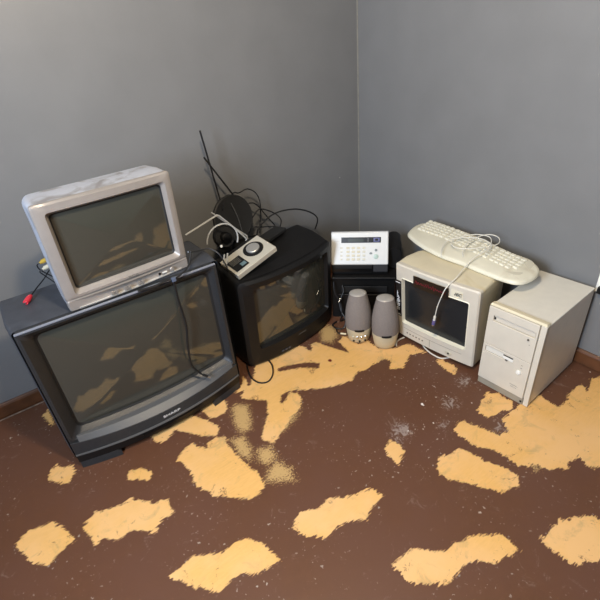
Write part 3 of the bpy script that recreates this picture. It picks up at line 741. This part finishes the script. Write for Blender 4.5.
# ------------------------------------------------------------------ speakers
fabric = mat('grey_speaker_cloth', (130,121,115), rough=.95, spec=.15, noise=.05, nscale=150, bump=.6, bscale=900)
champagne = mat('champagne_plastic', (198,188,160), rough=.35, metal=.25)
def speaker(name, label, loc, rz, knobs, hs=1.0):
    t = thing(name, label, 'speaker', loc, rz, 'desktop speakers in front of the printer', rot=(R(-3), 0, rz)); t.scale = (.95, .95, 1)
    n = 40
    def rr(z, rx, ry, dy=0):
        return [(rx*math.cos(2*PI*k/n), dy+ry*math.sin(2*PI*k/n), z) for k in range(n)]
    MB().loft([rr(0, .050, .045), rr(.004, .055, .050), rr(.030, .061, .056), rr(.076, .068, .062), rr(.080, .067, .061)]).build('base', champagne, t, sharp=50)
    P = [(.076,.0665,.0), (.10,.069,0), (.135,.0695,.001), (.175,.0675,.003), (.21,.0615,.006), (.245,.053,.010), (.266,.047,.013), (.277,.044,.016)]
    MB().loft([rr(z*hs, r, r*.92, dy) for z, r, dy in P]).build('grille', fabric, t, sharp=60)
    # silver cap and rear shell
    MB().loft([rr(.277*hs, .0445, .041, .016), rr(.280*hs, .043, .0395, .0165), rr(.284*hs, .033, .030, .018), rr(.2855*hs, .02, .017, .019)]).build('cap', mat('silver_grey_cap', (176,170,162), rough=.4, metal=.2), t, sharp=60)
    # dark notch where the cloth meets the base
    MB().loft([[(.026*math.cos(u), -.0555+.010*math.sin(u), z) for u in [2*PI*k/20 for k in range(20)]] for z in (.074, .084)]).build('notch', blackp, t)
    if knobs:
        for x in (-.032, -.011, .011, .032):
            y = -.056*math.sqrt(max(0, 1-(x/.063)**2))
            MB().lathe([(.0075, -.004), (.0075, .004), (.005, .006)], 20, (x, y, .038), 'y').build('knob', chrome if abs(x) < .02 or x > 0 else champagne, t)
        for x in (-.03, 0, .03):
            y = -.054*math.sqrt(max(0, 1-(x/.060)**2))
            MB().lathe([(.005, -.004), (.005, .003)], 14, (x, y, .014), 'y').build('dark_hole', blackp, t)
    return t
yaw_s = R(-38)
speaker('desktop_speaker', 'grey cloth desktop speaker with silver knobs on its base, the left one', (-.608, -.646, .0035), yaw_s, True, .915)
speaker('desktop_speaker', 'grey cloth desktop speaker with plain base, next to the beige monitor', (-.546, -.770, .0035), yaw_s, False, .915)

# ------------------------------------------------------------------ indoor antenna with dial
def antenna():
    t = thing('indoor_antenna', 'silver indoor antenna box with round dial and wire loops on middle television', 'antenna', (-1.131, -.473, .484), rot=(.132, -.279, .047))
    w, d, h = .22, .14, .025
    body = mat('champagne_silver', (206,200,184), rough=.35, metal=.35)
    MB().box(0, w, 0, d, 0, h).build('body', body, t, bevel=.003)
    MB().lathe([(.047, h), (.047, h+.003), (.044, h+.004)], 40, (.148, .078, 0)).build('dial_ring', blackp, t)
    MB().lathe([(.031, h+.003), (.031, h+.010), (.029, h+.0115)], 40, (.148, .078, 0)).build('dial', mat('brushed_aluminium', (206,204,198), rough=.42, metal=.8), t)
    MB().box(.012, .082, .020, .102, h-.001, h+.0015).build('label_plate', blackg, t, bevel=.001)
    MB().box(.050, .076, .030, .052, h+.0012, h+.002).build('blue_window', mat('grey_blue_window', (96,118,124), rough=.3), t)
    for k in range(4):
        MB().box(.022, .070, .064+k*.009, .0665+k*.009, h+.0012, h+.002).build('printed_line', grey_text, t)
    MB().box(.0, .20, d, d+.022, .002, .022).build('rod_holder', blackp, t, bevel=.004)
    return t
ant = antenna()
# world-space wire parts of the same antenna
wire = mat('bright_wire', (214,214,210), rough=.4, metal=.5)
yl = -.31
world_part(MB().tube([(-1.262,yl,.686),(-1.18,yl,.708),(-1.107,yl,.728),(-1.098,yl,.722),(-1.03,yl,.64),(-.985,yl,.578),(-.99,yl,.566),(-1.03,yl-.01,.548)], .0038, 8, smooth=False), 'wire_bracket', wire, ant)
world_part(MB().tube([(-1.125,yl+.01,.742),(-1.06,yl+.01,.672),(-.975,yl+.01,.585),(-.975,yl+.008,.568),(-1.015,yl-.0,.55)], .0032, 8, smooth=False), 'wire_bracket', wire, ant)
lp = []
for k in range(24):
    u = R(175-200*k/23); lp.append((-1.115+.074*math.cos(u)*1.0, yl-.03, .622+.074*math.sin(u)))
world_part(MB().tube(lp, .0035, 8), 'loop', wire, ant)
world_part(MB().tube([(-1.155,-.42,.595),(-1.185,-.46,.575)], .0035, 8, smooth=False), 'loop_foot', wire, ant)
world_part(MB().tube([(-1.135,-.41,.59),(-1.17,-.455,.567)], .0035, 8, smooth=False), 'loop_foot', wire, ant)
world_part(MB().lathe([(.001,-.006),(.0055,-.003),(.006,.001),(.0045,.005),(.001,.0065)], 16, (-1.135,-.36,.607)), 'end_ball', whitep, ant)

# rabbit ears + round dish on a black foot, behind it near the wall
r = thing('disc_antenna', 'black round disc antenna with two tall thin rods, leaning near the wall', 'antenna', (-.90,-.10,.47))
def rel(pts, o=(-.90,-.10,.47)): return [tuple(Vector(p)-Vector(o)) for p in pts]
def disc(cx, cy, cz, R_, th, tilt, rz, nm, m_, parent, sx=1):
    mb = MB().lathe([(R_*.96, -th), (R_, -th*.7), (R_, th*.7), (R_*.96, th), (R_*.9, th*.8)], 48, (0,0,0), 'y', sx, 1)
    o = mb.build(nm, m_, parent); o.location = Vector((cx,cy,cz))-Vector((-.90,-.10,.47)); o.rotation_euler = (tilt, 0, rz); return o
dk = mat('matt_black_plastic', (30,30,30), rough=.6)
disc(-.945,-.125,.615,.112,.010,R(-12),R(8),'disc',dk,r)
MB().tube(rel([(-.955,-.150,.70),(-.935,-.158,.62),(-.925,-.160,.53)]), .0022, 8).build('seam_wire', silverp, r)
disc(-1.045,-.20,.575,.052,.016,R(-15),R(0),'small_disc',dk,r)
MB().lathe([(.026, -.01), (.026, .012), (.015, .018)], 28, (-.145,-.120,.105), 'y').build('hub', blackp, r)
MB().tube(rel([(-1.020,-.10,1.034),(-.98,-.096,.686),(-.972,-.095,.62)]), .0042, 8, smooth=False).build('rod', cordm, r)
MB().tube(rel([(-1.025,-.10,.920),(-.883,-.092,.669),(-.87,-.092,.645)]), .0042, 8, smooth=False).build('rod', cordm, r)
MB().box(-.13, .09, -.05, .03, -.03, .0).build('base', blackp, r, bevel=.006)
MB().hexa([(-.09,-.045,-.002),(.03,-.045,-.002),(.03,.015,-.002),(-.09,.015,-.002),(-.06,-.04,.075),(.0,-.04,.075),(.0,-.01,.075),(-.06,-.01,.075)]).build('stand', dk, r, bevel=.004)

# black adapter lying behind the antenna box on the black television
ad = thing('power_adapter', 'flat black adapter lying on the middle television behind the silver antenna', 'adapter', (-.80,-.235,.508), rot=(R(0), R(0), R(22)))
MB().box(-.085, .075, -.035, .035, 0, .02).build('body', dk, ad, bevel=.005)
MB().box(-.115, -.085, -.015, .015, .004, .016).build('strain_relief', cordm, ad, bevel=.003)

# ------------------------------------------------------------------ cables
def cable(name, label, pts, r=.003, m_=cordm, group=None, parent=None):
    if parent: return world_part(MB().tube(pts, r, 8), name, m_, parent)
    o = Vector(pts[0]); mb = MB().tube([Vector(p)-o for p in pts], r, 8)
    c = mb.build(name, m_); c.location = o
    return tag(c, label, 'cable', group)
cable('cable', '', [(-.949,-.11,.708),(-.90,-.085,.722),(-.871,-.08,.712),(-.821,-.08,.719),(-.777,-.08,.687),(-.76,-.08,.63),(-.773,-.08,.544),(-.80,-.10,.48)], .0028, parent=r)
cable('cable', '', [(-1.0,-.14,.68),(-.96,-.10,.715),(-.93,-.10,.722),(-.884,-.10,.697),(-.859,-.10,.652),(-.858,-.10,.58)], .0028, parent=r)
cable('cable', '', [(-.86,-.11,.64),(-.843,-.09,.65),(-.792,-.09,.636),(-.737,-.09,.555),(-.70,-.10,.495)], .0032, parent=r)
cable('cable', '', [(-.84,-.13,.59),(-.776,-.10,.607),(-.696,-.10,.562),(-.658,-.10,.514),(-.669,-.10,.475)], .003, parent=r)
cable('cable', '', [(-.855,-.14,.545),(-.833,-.15,.541),(-.78,-.155,.527),(-.724,-.15,.512)], .003, parent=r)
cable('power_cord', '', [(-.86,-.17,.49),(-.832,-.17,.546),(-.74,-.17,.588),(-.615,-.17,.578),(-.508,-.165,.528),(-.452,-.15,.470),(-.45,-.12,.40)], .0038, parent=mid)
cable('power_cord', '', [(-1.334,-.505,.70),(-1.30,-.47,.678),(-1.255,-.43,.655),(-1.215,-.42,.644),(-1.19,-.45,.62),(-1.175,-.47,.56)], .003, mat('grey_black_cord', (58,58,60), rough=.35), parent=small)
# cord that drops over the big screen
cd = thing('av_cord', 'black cord hanging down over the large television screen with a small plug', 'cable', (-1.43,-.55,.645))
def relc(pts): return [tuple(Vector(p)-Vector((-1.43,-.55,.645))) for p in pts]
MB().tube(relc([(-1.56,-.548,.642),(-1.50,-.553,.640),(-1.45,-.556,.646),(-1.433,-.560,.632),(-1.431,-.556,.55),(-1.426,-.552,.43),(-1.439,-.549,.34),(-1.446,-.548,.24),(-1.425,-.552,.19),(-1.412,-.562,.170)]), .0042, 8).build('cord', cordm, cd)
MB().tube(relc([(-1.43,-.563,.645),(-1.40,-.56,.650),(-1.36,-.556,.675),(-1.335,-.54,.715)]), .0032, 8).build('cord', cordm, cd)
MB().tube(relc([(-1.414,-.560,.174),(-1.398,-.568,.160)]), .0055, 12, smooth=False).build('plug', cordm, cd)
MB().tube(relc([(-1.399,-.567,.161),(-1.390,-.572,.153)]), .0035, 12, smooth=False).build('plug_tip', chrome, cd)
MB().box(-.008, .008, -.018, -.006, -.010, .006).build('clip', mat('blue_grey_clip', (86,96,116), rough=.4), cd, bevel=.002)
# RCA leads
ra = thing('red_audio_lead', 'red audio plug on a thin black lead, on the large television top', 'cable', (-1.882,-.330,.645))
RO = Vector((-1.90,-.335,.645)); rl = lambda P: [tuple(Vector(p)-RO) for p in P]
MB().tube(rl([(-1.888,-.316,.648),(-1.86,-.28,.655),(-1.825,-.25,.668),(-1.80,-.27,.70),(-1.775,-.30,.73)]), .0022, 8).build('cord', cordm, ra)
redm = mat('red_plug_plastic', (205,52,66), rough=.4)
MB().tube(rl([(-1.886,-.314,.649),(-1.894,-.325,.648),(-1.902,-.336,.646),(-1.910,-.347,.645)]), lambda u: .0055+.0055*math.sin(min(1, u*1.6)*PI/2)*(1-.4*u), 14).build('plug', redm, ra)
MB().tube(rl([(-1.909,-.346,.645),(-1.914,-.353,.645)]), .0035, 12, smooth=False).build('plug_tip', chrome, ra)
for nm, lab, dz, dy, colr in (('yellow_video_lead', 'yellow video plug stuck into the side of the small silver television', 0, 0, (206,168,62)), ('white_audio_lead', 'white audio plug just below the yellow one on the silver television', -.024, .004, (216,206,180))):
    y_ = thing(nm, lab, 'cable', (-1.788, -.365, .78+dz))
    MB().tube([(-.008,-.004,-.001),(.03,-.002,.006)], .0075, 14, smooth=False).build('plug', mat(nm+'_plastic', colr, rough=.4), y_)
    MB().tube([(-.014,-.006,-.003),(-.008,-.004,-.001)], .0045, 12, smooth=False).build('strain_relief', mat(nm+'_plastic', colr), y_)
    MB().tube([(-.013,-.005,-.003),(-.024,.002,-.010),(-.018,.02-dz,-.04),(.02,.05+dz,-.10)], .002, 8).build('cord', cordm, y_)
# loop on the floor before the middle television
cable('power_cord', '', [(-1.135,-.40,.004),(-1.165,-.46,.004),(-1.187,-.53,.004),(-1.178,-.588,.004),(-1.142,-.610,.004),(-1.10,-.585,.004),(-1.066,-.53,.004),(-1.058,-.48,.004),(-1.06,-.42,.004)], .0035, parent=mid)
# clutter left of the speakers
cable('signal_cable', 'black cable hanging beside the printer left of the speakers', [(-.583,-.43,.235),(-.59,-.445,.18),(-.575,-.47,.12),(-.585,-.49,.06),(-.58,-.47,.006),(-.55,-.475,.006)], .004)
cable('signal_cable', 'black cable coiled on the floor between middle television and speakers', [(-.572,-.45,.14),(-.582,-.48,.08),(-.585,-.52,.04),(-.61,-.53,.006),(-.64,-.51,.006),(-.635,-.47,.006),(-.60,-.46,.006)], .0045)
pl = thing('signal_lead', 'black lead with a silver plug hanging against the dark printer front', 'cable', (-.575,-.455,.15))
MB().tube([(.03,-.0,.06),(.02,-.018,.035),(.005,-.02,.012),(-.003,-.02,0)], .003, 8).build('cord', cordm, pl)
MB().tube([(-.002,-.02,.001),(-.018,-.022,-.014)], .006, 12, smooth=False).build('plug', chrome, pl)
s = thing('speaker_lead', 'dark lead with cream plug lying on the floor behind left speaker', 'cable', (-.625,-.56,.006))
MB().tube([(-.02,.05,.0),(-.035,.02,.0),(-.03,.0,.0)], .003, 8).build('cord', cordm, s)
MB().tube([(-.03,.002,.001),(-.012,-.022,.001)], .005, 12, smooth=False).build('plug', mat('cream_plug', (220,206,168), rough=.4), s)
# white cables by the monitor
cable('signal_cable', '', [(-.36,-.88,.0045),(-.415,-.90,.0045),(-.434,-.94,.0045),(-.440,-.985,.0045),(-.428,-1.03,.0045),(-.36,-1.06,.0045)], .0035, white_cord, parent=moni)['label'] = 'white cable'
w_ = thing('audio_lead', 'white cord with clear plug on the floor right of the plain speaker', 'cable', (-.50,-.80,.006))
MB().tube([(.06,-.0,0),(.03,.004,0),(.0,.0,0)], .0035, 8).build('cord', white_cord, w_)
MB().tube([(.004,.0,.001),(-.028,.004,.001)], lambda u: .006-.002*u, 12, smooth=False).build('plug', white_cord, w_)
MB().tube([(.0,-.004,.001),(-.02,-.022,.001)], .0025, 8, smooth=False).build('cord_end', white_cord, w_)

# wall outlet, partly beyond the picture, and nail mark
op = thing('wall_outlet', 'white outlet plate on the right wall behind the computer tower', 'outlet', (0,-1.45,.365))
MB().box(-.007, -.0, -.036, .036, 0, .116).build('cover_plate', whitep, op, bevel=.002)
MB().box(-.030, -.006, -.028, .022, .005, .035).build('plug', blackp, op, bevel=.003)
MB().box(-.0085, -.006, -.017, .017, .068, .098).build('socket', mat('socket_white', (210,208,200), rough=.5), op, bevel=.001)
nl = MB().lathe([(.0035, 0), (.0035, .002), (.002, .003)], 12, (0,0,0), 'y').build('wall_screw', mat('pale_plug_filler', (170,168,160), rough=.7)); nl.location = (-.085, 0, .545); tag(nl, 'tiny pale screw in the left wall above the fax machine', 'screw')
nl.location = NAIL = (-.156, -.0005, .60)

# ------------------------------------------------------------------ lamp, daylight
lx, ly, lz = -1.50, -1.47, 2.05
L = thing('pendant_lamp', 'white pendant lamp hanging from the ceiling in the middle of the room', 'lamp', (lx, ly, H))
MB().lathe([(.05, -.03), (.06, -.02), (.06, 0)], 32).build('ceiling_rose', whitep, L)
MB().tube([(0,0,-.02),(0,0,lz-H+.16)], .004, 8, smooth=False).build('cord', white_cord, L)
MB().lathe([(.02, lz-H+.17), (.035, lz-H+.16), (.035, lz-H+.10), (.02, lz-H+.09)], 24).build('socket', whitep, L)
em = bpy.data.materials.new('lamp_glass'); em.use_nodes = True
e = em.node_tree.nodes['Principled BSDF']; e.inputs['Emission Color'].default_value = (1, .86, .68, 1); e.inputs['Emission Strength'].default_value = 6.0
MB().lathe([(.015, lz-H+.09), (.04, lz-H+.07), (.05, lz-H+.045), (.04, lz-H+.02), (.01, lz-H+.01)], 32).build('bulb', em, L)
ld = bpy.data.lights.new('lamp_light', 'POINT'); ld.shadow_soft_size = .06; ld.energy = 76; ld.color = (1, .83, .60)
lo = bpy.data.objects.new('lamp_light', ld); COL.objects.link(lo); lo.location = (lx, ly, lz-.07)
wd = bpy.data.lights.new('window_light', 'AREA'); wd.shape = 'RECTANGLE'; wd.size = wy1-wy0-.1; wd.size_y = wz1-wz0-.1; wd.energy = 84; wd.color = (.70, .82, 1)
wo = bpy.data.objects.new('window_light', wd); COL.objects.link(wo); wo.location = (-W-.02, (wy0+wy1)/2, (wz0+wz1)/2); wo.rotation_euler = (0, R(-90), 0)
wo.rotation_euler = Vector((1,0,0)).to_track_quat('-Z', 'Y').to_euler()

world = bpy.data.worlds.new('world'); bpy.context.scene.world = world; world.use_nodes = True
bg = world.node_tree.nodes['Background']; bg.inputs['Color'].default_value = (.72, .82, 1, 1); bg.inputs['Strength'].default_value = 1.0

# ------------------------------------------------------------------ camera
yaw, pitch, roll = .9875, .5571, -.0958
f_ = Vector((math.cos(yaw)*math.cos(pitch), math.sin(yaw)*math.cos(pitch), -math.sin(pitch)))
r_ = Vector((math.sin(yaw), -math.cos(yaw), 0)); u_ = r_.cross(f_)
r2 = r_*math.cos(roll)+u_*math.sin(roll); u2 = -r_*math.sin(roll)+u_*math.cos(roll)
cam = bpy.data.cameras.new('camera'); cam.sensor_width = 36; cam.lens = 442.94/600*36; cam.clip_start = .02
co = bpy.data.objects.new('camera', cam); COL.objects.link(co)
M = Matrix((r2, u2, -f_)).transposed().to_4x4(); M.translation = Vector((-1.8419, -2.0036, 1.3942)); co.matrix_world = M
sc = bpy.context.scene; sc.camera = co
sc.view_settings.view_transform = 'Standard'; sc.view_settings.look = 'None'; sc.view_settings.gamma = 1; sc.view_settings.use_curve_mapping = False
sc.view_settings.exposure = 0.12
